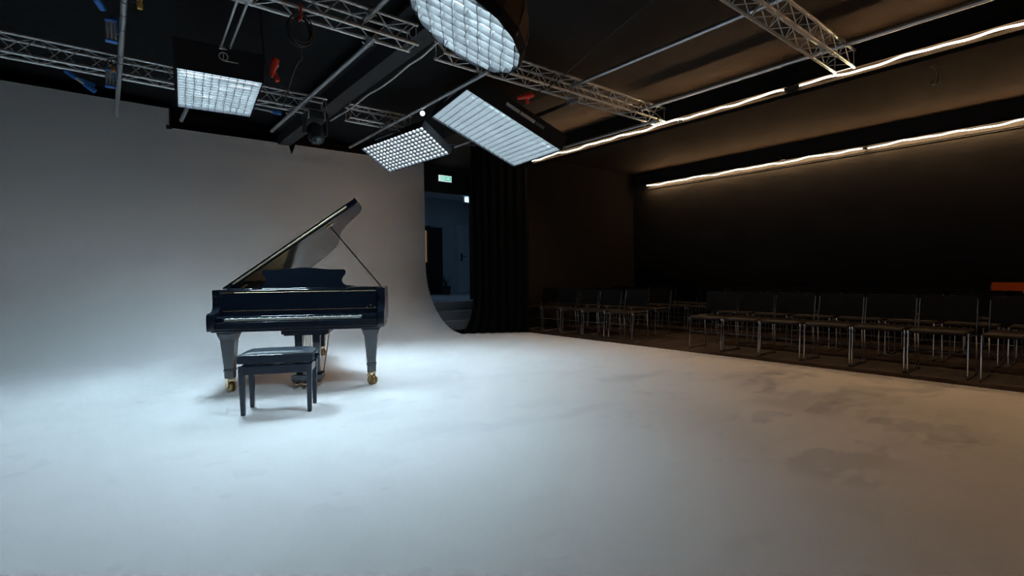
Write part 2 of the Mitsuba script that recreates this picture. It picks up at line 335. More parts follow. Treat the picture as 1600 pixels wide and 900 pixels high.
def annulus(r0, r1, h, axis):
    m = lathe([(r0, -h / 2), (r1, -h / 2), (r1, h / 2), (r0, h / 2), (r0, -h / 2)], 20)
    m.apply_transform(trimesh.transformations.rotation_matrix(math.pi / 2, (0, 1, 0) if axis == 'x' else (1, 0, 0))); return m
def clamp(parent, x, y, zpipe, zch):
    """a swivel clamp: one collar round the chord, one round the pipe, with wing bolts"""
    k = part(parent, 'clamp', annulus(.0172, .0215, .05, 'x').apply_translation((x, y, zch)), 'mat_galvanised', smooth=40)
    part(k, 'pipe_collar', annulus(.0247, .0285, .05, 'y').apply_translation((x, y, zpipe)), 'mat_galvanised', smooth=40)
    for dx, z in ((.0285, zpipe), (-.0285, zpipe)): part(k, 'bolt', cyl((x + dx, y, z), (x + 1.9 * dx, y, z + .01), .007, 8), 'mat_galvanised', smooth=40)
    part(k, 'wing_nut', rb(x + .018, x + .034, y + .012, y + .020, zch + .020, zch + .048, .003), 'mat_galvanised')
def pipe(x, z, y0, y1, label, clamps=(), r=0.0242):
    k = thing('steel_pipe', label, 'pipe')
    n = max(2, int(abs(y1 - y0) / .5))
    part(k, 'tube', cyl((x, y0, z), (x, y1, z), r, 18), 'mat_galvanised', smooth=40)
    ring = cat_([cyl((x, y1 - .004, z), (x, y1 + .004, z), r + .002, 18)])
    part(k, 'end_cap', ring, 'mat_rubber' if y1 < 8.2 else 'mat_galvanised', smooth=40)
    for y, zc in clamps: clamp(k, x, y, z, zc)
    return k
zlo, zhi = 3.248, 3.432
pipe(0.165, zlo, -1.5, 8.40, 'grey pipe at the far left with cable ties, ending before the white wall', [(6.80, ZT), (4.30, ZT)])
pipe(0.848, zlo, 6.45, 8.12, 'grey pipe whose end shows below the left soft light', [(6.98, ZT)])
pipe(1.935, zlo, 4.30, 7.93, 'grey pipe under the trusses between the leftmost soft light and the dark beam', [(4.48, ZT), (6.98, ZT)])
pipe(1.89, zhi, -1.5, 4.42, 'short grey pipe at the top edge that ends inside the top left truss', [(4.30, 3.48)])
pipe(3.185, zlo, 4.30, 8.16, 'dark grey pipe running past the bright white bulb behind the two flat soft lights', [(6.80, ZT)])
pipe(4.57, zlo, 4.30, 7.15, 'grey pipe leaving the middle truss downwards behind the large flat soft light', [(4.48, ZT)])
pipe(4.55, zhi, -1.5, 4.42, 'long grey pipe crossing the ceiling from the middle truss to the top edge', [(4.32, 3.48), (2.03, 3.45)])
pipe(6.07, zlo, 4.20, 6.9, 'grey pipe under the truss end, low beside the upper light strip', [(4.48, ZT)])
pipe(5.98, zhi, -2.5, 4.45, 'long grey pipe parallel to the upper light strip, nearest to the dark beam', [(4.32, 3.48), (2.11, 3.48), (1.94, 3.48)])

# ================================================================== SOFT LIGHTS
def ribbon(p0, p1, z0, z1, th, seed, wob=0.004, seg=10):
    """a fabric strip of the egg-crate from p0 to p1 (in the face plane), upright between z0 and z1, slightly wavy"""
    r = np.random.default_rng(seed); p0, p1 = np.asarray(p0, float), np.asarray(p1, float); d = p1 - p0; l = np.linalg.norm(d); d = d / l; nn = np.array([-d[1], d[0]])
    t = np.linspace(0, 1, seg + 1); w = np.convolve(np.r_[0, r.normal(size=seg + 1), 0], [.25, .5, .25], 'valid')[:seg + 1] * wob; w[0] = w[-1] = 0
    V = []
    for i, s in enumerate(t):
        c = p0 + d * l * s
        for zz, ww in ((z0, w[i]), (z1, 0.25 * w[i])):
            for sg in (-1, 1):
                q = c + nn * (ww + sg * th / 2); V.append((q[0], q[1], zz))
    F = []
    for i in range(seg):
        a, b = 4 * i, 4 * i + 4
        for (p, q) in ((0, 1), (1, 3), (3, 2), (2, 0)):
            F += [[a + p, b + p, b + q], [a + p, b + q, a + q]]
    F += [[0, 1, 3], [0, 3, 2]]; e = 4 * seg; F += [[e, e + 3, e + 1], [e, e + 2, e + 3]]
    m = trimesh.Trimesh(np.array(V), np.array(F), process=False); m.fix_normals(); return m
def face_frame(c, ux, n_down):
    """local x along ux, local -z along n_down"""
    z = -np.asarray(n_down, float); z /= np.linalg.norm(z); x = np.asarray(ux, float); x = x - z * (x @ z); x /= np.linalg.norm(x)
    return place(c, R=np.c_[x, np.cross(z, x), z])
def down_quad(w, h, z):
    return trimesh.Trimesh([(-w, -h, z), (w, -h, z), (w, h, z), (-w, h, z)], [[0, 2, 1], [0, 3, 2]], process=False)
def panel_light(label, M, w, h, nx, ny, depth, body_h, L, gmat, flare=0.0, th=0.003, wob=0.004):
    k = thing('soft_light', label, 'softbox'); a, b = w / 2, h / 2; t = 0.012
    f = flare
    def skirt(z0, z1, f0, f1):
        o0 = [(-a - t - f0, -b - t - f0), (a + t + f0, -b - t - f0), (a + t + f0, b + t + f0), (-a - t - f0, b + t + f0)]
        o1 = [(-a - t - f1, -b - t - f1), (a + t + f1, -b - t - f1), (a + t + f1, b + t + f1), (-a - t - f1, b + t + f1)]
        parts = []
        for i in range(4):
            j = (i + 1) % 4
            s = lambda q: (q[0] - t * np.sign(q[0]), q[1] - t * np.sign(q[1]))
            parts.append(hull([(*o0[i], z0), (*o0[j], z0), (*o1[i], z1), (*o1[j], z1), (*s(o0[i]), z0), (*s(o0[j]), z0), (*s(o1[i]), z1), (*s(o1[j]), z1)]))
        return cat_(parts)
    part(k, 'skirt', skirt(-0.004, depth + .02, 0, 0), 'mat_black_fabric', M=M)
    part(k, 'body', cat_([skirt(depth + .02, body_h, 0, f), bx(-a - t - f, a + t + f, -b - t - f, b + t + f, body_h - .012, body_h)]), 'mat_black_fabric', M=M)
    part(k, 'diffuser', down_quad(a, b, depth + .003), 'mat_diffuser', M=M, emitter=emit(COOL, L))
    for i in range(1, nx): part(k, 'grid_strip', ribbon((-a + w * i / nx, -b), (-a + w * i / nx, b), 0, depth, th, 100 + i, wob), gmat, M=M)
    for i in range(1, ny): part(k, 'grid_strip', ribbon((-a, -b + h * i / ny), (a, -b + h * i / ny), 0, depth, th, 300 + i, wob), gmat, M=M)
    return k
def tags(k, M, y, z0, z1, xs, mats, side):
    for (x0, x1), m_ in zip(xs, mats):
        q = bx(x0, x1, y - .003, y + .003, z0, z1) if side == 'y' else bx(y - .003, y + .003, x0, x1, z0, z1)
        part(k, 'cloth_tag', q, m_, M=M)

M1 = face_frame((0.925, 5.82, 2.95), (0.995, -0.10, 0.0), (0.0, -0.03, -1))
s1 = panel_light('black box soft light with a wrinkled white grid, leftmost of the four', M1, 0.675, 1.07, 10, 15, 0.0265, 0.255, L_SOFT['short'], 'mat_grid_mid', flare=0.02, wob=0.007)
ring = lathe([(0.030, 0), (0.040, 0), (0.040, 0.006), (0.030, 0.006), (0.030, 0)], 28)
RX = trimesh.transformations.rotation_matrix(math.pi / 2, (1, 0, 0))
part(s1, 'emblem', cat_([mm(trimesh.transformations.translation_matrix((0.02, -0.566, 0.165)) @ RX, ring), bx(0.017, 0.023, -.570, -.560, .14, .19), bx(0.03, 0.14, -.570, -.560, .124, .133)]), 'mat_tag_grey', M=M1, label='grey ring emblem with a short bar')
for dx in (-.035, .035): part(s1, 'hanging_rod', cyl((0.88 + dx, 4.30, 3.262), (0.91 + dx, 5.36, 3.215), 0.010, 10), 'mat_aluminium', smooth=40)
part(s1, 'clamp', rb(0.82, 0.94, 4.27, 4.33, 3.225, 3.282, .01), 'mat_galvanised')
k = part(s1, 'clamp', rb(0.85, 0.97, 5.26, 5.38, 3.19, 3.235, .01), 'mat_galvanised')
part(k, 'bolt', cyl((0.84, 5.3, 3.222), (0.98, 5.3, 3.222), .010, 8), 'mat_galvanised', smooth=40)

M2 = face_frame((3.47, 6.80, 2.95), (-0.235, 0.97, -0.058), (-0.455, -0.163, -0.876))
s2 = panel_light('small flat soft light with a very bright square grid, nearest the white wall', M2, 1.33, 0.566, 17, 9, 0.038, 0.12, L_SOFT['slim'], 'mat_grid_fine', th=.013, wob=.002)
M3 = face_frame((4.02, 5.34, 2.98), (0.213, 0.976, 0.044), (-0.385, 0.126, -0.914))
s3 = panel_light('large flat soft light with a blue grey grid, lowest right of the four lamps', M3, 1.32, 1.38, 24, 17, 0.025, 0.20, L_SOFT['wide'], 'mat_grid_dark', th=.004, wob=.004)
# round soft light
c4 = np.array([1.904, 2.83, 2.732]); M4 = face_frame(c4, (0.6, 0.8, 0.0), (-0.428, 0.235, -0.873)); M4[:3, :3] *= 0.85; R4 = 0.488
s4 = thing('soft_light', 'large round soft light with a puffy white grid at the top centre', 'softbox')
N4 = 16
def ring_pts(r, z): return [(r * math.cos(2 * math.pi * (i + .5) / N4), r * math.sin(2 * math.pi * (i + .5) / N4), z) for i in range(N4)]
def loft(rings):
    V = np.vstack(rings); F = []
    for i in range(len(rings) - 1):
        for j in range(N4):
            A, B, C, D = i * N4 + j, i * N4 + (j + 1) % N4, (i + 1) * N4 + (j + 1) % N4, (i + 1) * N4 + j
            F += [[A, B, C], [A, C, D]]
    return trimesh.Trimesh(V, np.array(F), process=False)
part(s4, 'rim', loft([ring_pts(R4, -.002), ring_pts(R4 + .012, -.002), ring_pts(R4 + .012, .083), ring_pts(R4, .083), ring_pts(R4, -.002)]), 'mat_black_fabric', M=M4)
part(s4, 'body', loft([ring_pts(R4 + .010, .065), ring_pts(R4 * .88, .27), ring_pts(R4 * .64, .43), ring_pts(.11, .58), ring_pts(.0, .58)]), 'mat_brown_fabric', M=M4)
for i in range(0, N4, 2):
    a = 2 * math.pi * (i + .5) / N4; q = lambda r, z: (r * math.cos(a), r * math.sin(a), z)
    part(s4, 'rib', tube([q(R4 + .016, .03), q(R4 * .88 + .008, .275), q(R4 * .64 + .006, .435), q(.115, .585)], .005, 6), 'mat_steel_dark', M=M4, smooth=40)
part(s4, 'lamp_head', lathe([(0, .56), (.095, .56), (.095, .62), (.075, .68), (0, .68)], 20), 'mat_rubber', M=M4, smooth=40)
disc = trimesh.Trimesh(ring_pts(R4, .063) + [(0, 0, .063)], [[i, N4, (i + 1) % N4] for i in range(N4)], process=False)
if disc.face_normals[0][2] > 0: disc.invert()
part(s4, 'diffuser', disc, 'mat_diffuser', M=M4, emitter=emit(COOL, L_SOFT['round']))
Rin = R4 * math.cos(math.pi / N4)
for ax in (0, 1):
    for i in range(-4, 5):
        o = i * 0.108; hw = math.sqrt(max(Rin ** 2 - o ** 2, 0))
        if hw < .1: continue
        p, q = ((o, -hw), (o, hw)) if ax == 0 else ((-hw, o), (hw, o))
        part(s4, 'grid_strip', ribbon(p, q, .0, .058, .004, 500 + 20 * ax + i, .012, 12), 'mat_grid_light', M=M4)

# ================================================================== GRAND PIANO  (local x along the keys, y away from the player, z up)
PC, PYAW = (1.42, 5.11, 0.0), math.radians(-28)
MP = place(PC, PYAW)
pn = thing('grand_piano', 'glossy black concert grand piano with its lid propped open and brass casters', 'piano')
def pp(name, mesh, m='mat_lacquer', smooth=False, label=None, parent=None): return part(parent or pn, name, mesh, m, smooth, M=MP, label=label)
UL, UR = -0.765, 0.838
outline = curve([(UR, .42), (UR, .70), (.825, .92), (.77, 1.06), (.66, 1.18), (.54, 1.31), (.45, 1.48), (.385, 1.70), (.34, 1.92), (.29, 2.14), (.20, 2.35), (.05, 2.52), (-.14, 2.62), (-.34, 2.655), (-.52, 2.61), (-.66, 2.48), (-.735, 2.28), (UL, 2.02)], 5)
def plan(v0, off=0.0):
    P = Polygon([(UL, v0), (UR, v0)] + [tuple(q) for q in outline] + [(UL, v0)])
    return P.buffer(-off, join_style=1) if off else P
full = plan(.10)
rim = full.difference(plan(-.5, .055)).difference(sbox(-.70, .05, .775, .45))
pp('rim', ex_xy(rim, .655, 0.995), smooth=35)
for u0, u1 in ((UL, -.700), (.772, UR)):
    prof = Polygon([(-.055, .612), (-.060, .64), (-.060, .745), (-.052, .768), (-.03, .778), (.03, .782), (.065, .792), (.088, .815), (.105, .85), (.118, .885), (.118, .915), (.098, .935), (.098, .985), (.105, .995), (.48, .995), (.48, .612)])
    pp('arm', ex_vz(prof, u0, u1), smooth=35)
pp('keybed', rb(-.735, .81, -.045, .30, .600, .648, .006))
pp('keyslip', cat_([rb(-.700, .772, -.055, -.022, .625, .694, .006), rb(-.735, .805, -.048, -.02, .604, .63, .004)]))
for u0, u1 in ((-.700, -.634), (.620, .772)): pp('key_block', rb(u0, u1, -.022, .135, .648, .742, .010))
for i in range(3):
    pp('block_screw', mm(place((.66 + .04 * i, .102, .80 + .022 * (i % 2))) @ RX, lathe([(0, 0), (.006, 0), (.006, .006), (0, .008)], 12)), 'mat_brass')
KW = 1.248 / 52
wk = mikit.ply(rb(.0006, KW - .0006, 0, .150, .698, .722, .0018), 'mat_ivory')
bk = mikit.ply(hull([(x, y, z) for x in (0, .0115) for y, z in ((.052, .718), (.057, .734), (.150, .734), (.150, .718))]), 'mat_satin_black')
for i in range(52):
    part(pn, 'white_key', wk, M=MP @ place((-.632 + i * KW, 0, 0)))
    if i < 51 and (i % 7) in (0, 2, 3, 5, 6): part(pn, 'black_key', bk, M=MP @ place((-.632 + (i + 1) * KW - .0058, 0, 0)))
pp('fallboard', hull([(u, v, z) for u in (-.700, .772) for v, z in ((.152, .722), (.163, .722), (.196, .958), (.182, .962))]))
pp('fallboard_rail', rb(-.700, .772, .150, .172, .716, .735, .003))
pp('led_reflection_strip', rb(-.60, .74, .185, .215, .958, .968, .002), 'mat_hinge_brass', label='thin brown gold strip imitating the light strip reflection above the fallboard')  # gold colour stands in for the light strip mirrored in the ledge
pp('music_shelf', cat_([rb(-.700, .772, .225, .62, .972, .990, .004), rb(-.69, -.45, .25, .64, .990, 1.004, .004), rb(.46, .765, .25, .64, .990, 1.004, .004)]))
desk = Polygon([(-.43, 0), (.43, 0), (.425, .03), (.39, .05), (.372, .09), (.385, .13), (.405, .155), (.412, .19), (.39, .205)] + [(x, .205 + .022 * math.cos(x / .40 * math.pi / 2) ** 2 - .006 * math.sin(abs(x) / .40 * math.pi) ** 2) for x in np.linspace(.36, -.36, 25)] + [(-.39, .205), (-.412, .19), (-.405, .155), (-.385, .13), (-.372, .09), (-.39, .05), (-.425, .03)])
dm = ex_uz(desk, 0, .016); RT = trimesh.transformations.rotation_matrix(math.radians(-14), (1, 0, 0))
pp('music_desk', mm(place((0.012, .36, .992)) @ RT, dm), smooth=25)
pp('desk_edge', mm(place((0.012, .345, .988)), rb(-.40, .40, -.01, .03, 0, .014, .003)))
pp('soundboard', ex_xy(plan(.10, .06), .78, .79), 'mat_wood')
pp('iron_plate', ex_xy(plan(.62, .11), .90, .915), 'mat_gold_plate')
pp('bottom_board', ex_xy(plan(.10, .04), .668, .676), 'mat_wood', label='brown wooden underside')
for (a, b) in (((-.55, .35), (-.35, 2.3)), ((-.15, .35), (-.15, 2.4)), ((.55, .35), (.05, 2.1))):
    d_ = np.array(b) - np.array(a); n_ = np.array([-d_[1], d_[0]]) / np.linalg.norm(d_) * .04
    pp('beam', ex_xy(Polygon([np.array(a) - n_, np.array(a) + n_, np.array(b) + n_, np.array(b) - n_]), .60, .668), 'mat_wood')
# lid: hinged along the left side, opened 35.5 degrees; the front flap lies folded back on it
LA = math.radians(35.5); HU, HV, HZ = -.695, 0, 1.010
ML = MP @ place((HU, 0, HZ), R=np.array([[math.cos(LA), 0, -math.sin(LA)], [0, 1, 0], [math.sin(LA), 0, math.cos(LA)]]))
lidp = Polygon([(x - HU, y) for x, y in plan(.455).buffer(.012, join_style=1).exterior.coords])
def lp(name, mesh, m='mat_lacquer', smooth=False, label=None): return part(pn, name, mesh, m, smooth, M=ML, label=label)
lp('lid', ex_xy(lidp, 0.0, .024), smooth=30)
lp('lid_flap', ex_xy(lidp.intersection(sbox(-.5, .40, 1.6, .86)), .036, .056), smooth=30)
lp('lid_hinge', rb(.02, 1.42, .436, .450, .020, .038, .004), 'mat_hinge_brass', label='long brass hinge of the folded lid flap')
lp('lid_hinge_plate', cat_([rb(-.02, .05, v_, v_ + .09, -.006, .004, .002) for v_ in (.7, 1.5, 2.1)]), 'mat_brass')
lp('prop_socket', cat_([rb(1.10, 1.20, .575, .625, -.012, .001, .003), lathe([(0, -.02), (.016, -.02), (.016, 0), (0, 0)], 14).apply_translation((1.15, .6, 0))]), 'mat_brass')
p0, p1 = np.array([.775, .60, 1.0]), np.array([HU + 1.15 * math.cos(LA), .60, HZ + 1.15 * math.sin(LA) - .01])
pp('lid_prop', tube([p0, p1], .0095, 10), 'mat_rubber', smooth=40)
pp('prop_hinge', rb(.755, .795, .56, .64, .990, 1.012, .004), 'mat_brass')
def piano_leg(u, v, top):
    k = numbered(pn + '__leg')
    a, b = .070, .040
    body = cat_([hull([(x * a, y * a, top - .02) for x in (-1, 1) for y in (-1, 1)] + [(x * b, y * b, .225) for x in (-1, 1) for y in (-1, 1)]),
                 rb(-.047, .047, -.047, .047, .205, .228, .004), rb(-.041, .041, -.041, .041, .135, .206, .003),
                 rb(-.088, .088, -.088, .088, top - .03, top, .008), hull([(x * .085, y * .085, top - .03) for x in (-1, 1) for y in (-1, 1)] + [(x * .066, y * .066, top - .085) for x in (-1, 1) for y in (-1, 1)])])
    scene[k] = shp(body, 'mat_lacquer'); scene[k]['to_world'] = T(MP @ place((u, v, 0)))
    Mc = MP @ place((u, v, 0), math.radians(-38))
    cj = [rb(-.034, .034, -.030, .030, .120, .136, .003)]
    for s in (-1, 1): cj.append(hull([(x, s * .034 + t, z) for t in (-.004, .004) for x, z in ((-.016, .13), (.016, .13), (.017, .052), (.006, .042), (-.004, .052))]))
    cj.append(tube(curve([(-.02, .0, .125), (-.052, 0, .108), (-.066, 0, .078)]), .006, 8))
    part(k, 'caster_fork', cat_(cj), 'mat_brass', M=Mc)
    for s in (-1, 1):
        w = lathe([(0, -.010), (.030, -.010), (.044, -.0095), (.050, -.006), (.050, .006), (.044, .0095), (.030, .010), (0, .010)], 28)
        wk_ = part(k, 'caster_wheel', mm(place((.006, s * .016, .050)) @ RX, w), 'mat_brass_dark', smooth=35, M=Mc)
    part(k, 'axle', cyl((.006, -.045, .050), (.006, .045, .050), .007, 10), 'mat_brass', smooth=40, M=Mc)
piano_leg(-.645, .165, .602); piano_leg(.692, .175, .602); piano_leg(-.17, 2.34, .66)
for u, f in ((-.735, .12), (.78, .12)):
    pass
# pedal lyre
pp('lyre_block', cat_([rb(-.165, .285, .13, .42, .545, .602, .006), rb(-.145, .265, .15, .40, .53, .548, .004)]))
for u in (-.028, .143):
    pp('lyre_post', hull([(u + x * .037, .27 + y * .028, .535) for x in (-1, 1) for y in (-1, 1)] + [(u + x * .026, .27 + y * .022, .13) for x in (-1, 1) for y in (-1, 1)]))
for u in (.04, .06, .08): pp('lyre_rod', cyl((u, .27, .11), (u, .27, .56), .0035, 8), 'mat_brass', smooth=40)
pp('pedal_box', cat_([rb(-.088, .205, .17, .36, .070, .130, .006), rb(-.075, .19, .18, .35, .048, .072, .004)]))
for i, u in enumerate((-.02, .055, .13)):
    pp('pedal', hull([(u + x, v, z) for x, v in ((-.012, .19), (.012, .19), (-.017, .11), (.017, .11), (-.011, .085), (.011, .085)) for z in (.044, .056)]), 'mat_brass')
for u in (-.05, .185): pp('lyre_brace', tube([(u, .34, .10), (u + (.02 if u > 0 else -.02), .80, .62)], .0065, 8), 'mat_brass', smooth=40)
pp('brace_knob', lathe([(0, -.015), (.014, -.015), (.016, 0), (.014, .015), (0, .015)], 14).apply_translation((.203, .735, .545)), 'mat_brass', smooth=40)

# ================================================================== PIANO BENCH
MB = place((1.123, 4.520, 0), math.radians(-25.5))
bn = thing('piano_bench', 'black adjustable piano bench with a padded leather seat in front of the piano', 'bench')
def bp(name, mesh, m='mat_satin_black', smooth=False, label=None): return part(bn, name, mesh, m, smooth, M=MB, label=label)
def cushion():
    n = 15; g = np.linspace(-1, 1, n); V, F = [], []
    for y in g:
        for x in g:
            ex, ey = 1 - abs(x) ** 6, 1 - abs(y) ** 6
            h = .030 * (max(ex, 0) * max(ey, 0)) ** .45
            V.append((x * .277, y * .158, .482 + h))
    for j in range(n - 1):
        for i in range(n - 1):
            a = j * n + i; F += [[a, a + 1, a + n + 1], [a, a + n + 1, a + n]]
    m = trimesh.Trimesh(np.array(V), np.array(F), process=False)
    return cat_([m, bx(-.277, .277, -.158, .158, .470, .482)])
bp('cushion', cushion(), 'mat_leather', smooth=45)
bp('piping', tube([(-.278, -.159, .481), (.278, -.159, .481), (.278, .159, .481), (-.278, .159, .481), (-.278, -.159, .481)], .006, 8), 'mat_lacquer', smooth=40)
bp('seat_frame', cat_([rb(-.284, .284, -.165, -.145, .420, .476, .004), rb(-.284, .284, .145, .165, .420, .476, .004), rb(-.284, -.264, -.165, .165, .420, .476, .004), rb(.264, .284, -.165, .165, .420, .476, .004)]))
bp('apron', rb(-.245, .245, -.158, -.138, .330, .398, .003)); bp('apron', rb(-.245, .245, .138, .158, .330, .398, .003))
bp('apron', rb(-.270, -.250, -.13, .13, .330, .398, .003)); bp('apron', rb(.250, .270, -.13, .13, .330, .398, .003))
for sx in (-1, 1):
    for sy in (-1, 1):
        cx, cy = sx * .255, sy * .143
        q = hull([(cx + x * .022, cy + y * .022, .398) for x in (-1, 1) for y in (-1, 1)] + [(cx - sx * .004 + x * .015, cy - sy * .004 + y * .015, .006) for x in (-1, 1) for y in (-1, 1)])
        k = bp('leg', q)
        part(k, 'foot_pad', bx(cx - sx * .004 - .013, cx - sx * .004 + .013, cy - sy * .004 - .013, cy - sy * .004 + .013, 0, .007), 'mat_rubber', M=MB)
for sy in (-.10, .10):
    for a, b in (((-.20, .335), (.18, .425)), ((-.20, .425), (.18, .335))):
        bp('scissor_arm', tube([(a[0], sy, a[1]), (b[0], sy, b[1])], .009, 8), 'mat_steel_dark', smooth=40)
bp('spindle', cyl((-.29, 0, .400), (.29, 0, .400), .008, 10), 'mat_steel_dark', smooth=40)
for sx in (-1, 1):
    kb = mm(place((sx * .305, 0, .445)) @ trimesh.transformations.rotation_matrix(math.pi / 2, (0, 1, 0)), lathe([(0, -.018), (.022, -.018), (.028, -.010), (.028, .010), (.022, .018), (0, .018)], 20))
    kk = bp('knob', kb, 'mat_lacquer', smooth=40)
    part(kk, 'knob_cap', mm(place((sx * .325, 0, .445)) @ trimesh.transformations.rotation_matrix(math.pi / 2, (0, 1, 0)), lathe([(0, -.003), (.010, -.003), (.010, .003), (0, .003)], 14)), 'mat_chrome', M=MB)

# ================================================================== CURTAIN AT THE DOORWAY
def curtain_mesh():
    a, b = np.array([5.40, 7.99]), np.array([6.36, 7.36]); d_ = b - a; l = np.linalg.norm(d_); d_ /= l; nn = np.array([-d_[1], d_[0]])
    n = 120; s = np.linspace(0, 1, n); zs = np.linspace(0, 1, 14); r = np.random.default_rng(5); ph = r.uniform(0, 6.28, 6)
    def row(t):
        z = 0.012 + (3.56 - .012) * t
        fold = .045 * np.sin(s * 46 + ph[0] + .5 * np.sin(s * 9 + ph[1])) + .018 * np.sin(s * 87 + ph[2] + .8 * t)
        fold *= 0.75 + 0.35 * (1 - t)
        left = .16 * np.exp(-((t - .30) / .30) ** 2) * 0.35 - .15 * max(0, 1 - t / .10) * 1.0      # the free edge bellies out and trails at the hem
        sl = s * l + (left - .0) * (1 - s) ** 3
        sl = sl + .05 * t * (1 - s) ** 4
        return np.c_[a[0] + d_[0] * sl + nn[0] * fold, a[1] + d_[1] * sl + nn[1] * fold, np.full(n, z)]
    V = np.vstack([row(t) for t in zs]); F = []
    for j in range(len(zs) - 1):
        for i in range(n - 1):
            A = j * n + i; F += [[A, A + 1, A + n + 1], [A, A + n + 1, A + n]]
    return trimesh.Trimesh(V, np.array(F), process=False)
solo('curtain', curtain_mesh(), 'mat_curtain', 'tall black folded curtain hanging between the doorway and the audience area', 'curtain', smooth=60)
solo('curtain_rail', cyl((5.0, 8.25, 3.585), (6.34, 7.37, 3.585), .012, 10), 'mat_steel_dark', 'dark rail on the ceiling that the black curtain hangs from', 'curtain rail', smooth=40)

# ================================================================== EXIT SIGN, EMERGENCY LAMP, PLANT
ex = thing('exit_sign', 'small lit green and white emergency exit sign above the doorway', 'exit sign')
X0, X1, Z0, Z1, YS = 5.850, 6.200, 3.235, 3.385, 9.84
part(ex, 'housing', rb(X0, X1, YS, 9.90, Z0, Z1, .004), 'mat_white_plastic')
part(ex, 'light_border', bx(X0 + .004, X1 - .004, YS - .004, YS + .001, Z0 + .004, Z1 - .004), 'mat_white_plastic', emitter=emit((0.80, 1.0, 1.0), L_EXIT))
part(ex, 'green_panel', bx(X0 + .055, X1 - .012, YS - .007, YS - .004, Z0 + .024, Z1 - .022), 'mat_white_plastic', emitter=emit((0.22, 0.78, 0.58), L_EXIT))
def pict():
    q = [sbox(.075, .030, .105, .120).difference(sbox(.081, .030, .099, .113))]                                     # doorway
    from shapely.geometry import Point, LineString
    q += [Point(.150, .108).buffer(.009), LineString([(.146, .094), (.138, .070)]).buffer(.007), LineString([(.138, .070), (.152, .055), (.148, .036)]).buffer(.0045), LineString([(.138, .070), (.126, .056), (.114, .052)]).buffer(.0045),
          LineString([(.146, .092), (.160, .080)]).buffer(.0035), LineString([(.144, .092), (.130, .086)]).buffer(.0035)]
    q += [Polygon([(.20, .067), (.255, .067), (.255, .050), (.295, .076), (.255, .102), (.255, .085), (.20, .085)])]
    return unary_union(q)
pm = ex_uz(pict(), 0, .002); pm.apply_translation((X0, YS - .009, Z0))
part(ex, 'pictogram', pm, 'mat_white_plastic', emitter=emit((0.85, 1.0, 1.0), L_EXIT * 1.1))
em = thing('emergency_lamp', 'small glowing lamp in the top right corner of the doorway', 'lamp')
part(em, 'housing', rb(8.62, 8.95, 13.0, 13.10, 3.38, 3.55, .01), 'mat_white_plastic')
part(em, 'lens', bx(8.66, 8.91, 12.97, 13.0, 3.38, 3.52), 'mat_diffuser', emitter=emit((0.45, 0.85, 1.0), L_EMERG))
cl = thing('added_corridor_lamp', 'added unseen lamp above the doorway that brightens the corridor and steps', 'lamp')  # added lamp, kept unseen, to brighten the corridor and the steps
part(cl, 'tray', rb(6.3, 7.3, 10.60, 10.86, 3.50, 3.55, .008), 'mat_white_plastic')
part(cl, 'diffuser', down_quad(.45, .12, 0.0), 'mat_diffuser', M=place((6.8, 10.73, 3.497)), emitter=emit((0.35, 0.65, 1.0), L_CORR_FILL))
pl = thing('potted_plant', 'dark spiky plant standing in the corridor behind the doorway', 'plant')
part(pl, 'pot', lathe([(0, 0), (.12, 0), (.16, .26), (.145, .26), (.135, .23), (0, .23)], 20).apply_translation((8.05, 13.2, DZ0)), 'mat_pot', smooth=40)
for i in range(26):
    a = rng.uniform(0, 6.28); e = rng.uniform(.25, 1.3); L = rng.uniform(.35, .65); o = np.array([8.05, 13.2, DZ0 + .24])
    dxy = np.array([math.cos(a), math.sin(a)]); pts = [o + np.array([*(dxy * L * t * math.cos(e)), L * t * math.sin(e) - .25 * L * t * t]) for t in np.linspace(0, 1, 6)]
    nn = np.array([-dxy[1], dxy[0], 0]); V, F = [], []
    for j, q in enumerate(pts):
        w = .014 * (1 - (j / 5) ** 2) + .0008; V += [q - nn * w, q + nn * w]
    for j in range(5): F += [[2 * j, 2 * j + 1, 2 * j + 3], [2 * j, 2 * j + 3, 2 * j + 2]]
    part(pl, 'leaf', trimesh.Trimesh(np.array(V), np.array(F), process=False), 'mat_leaf')

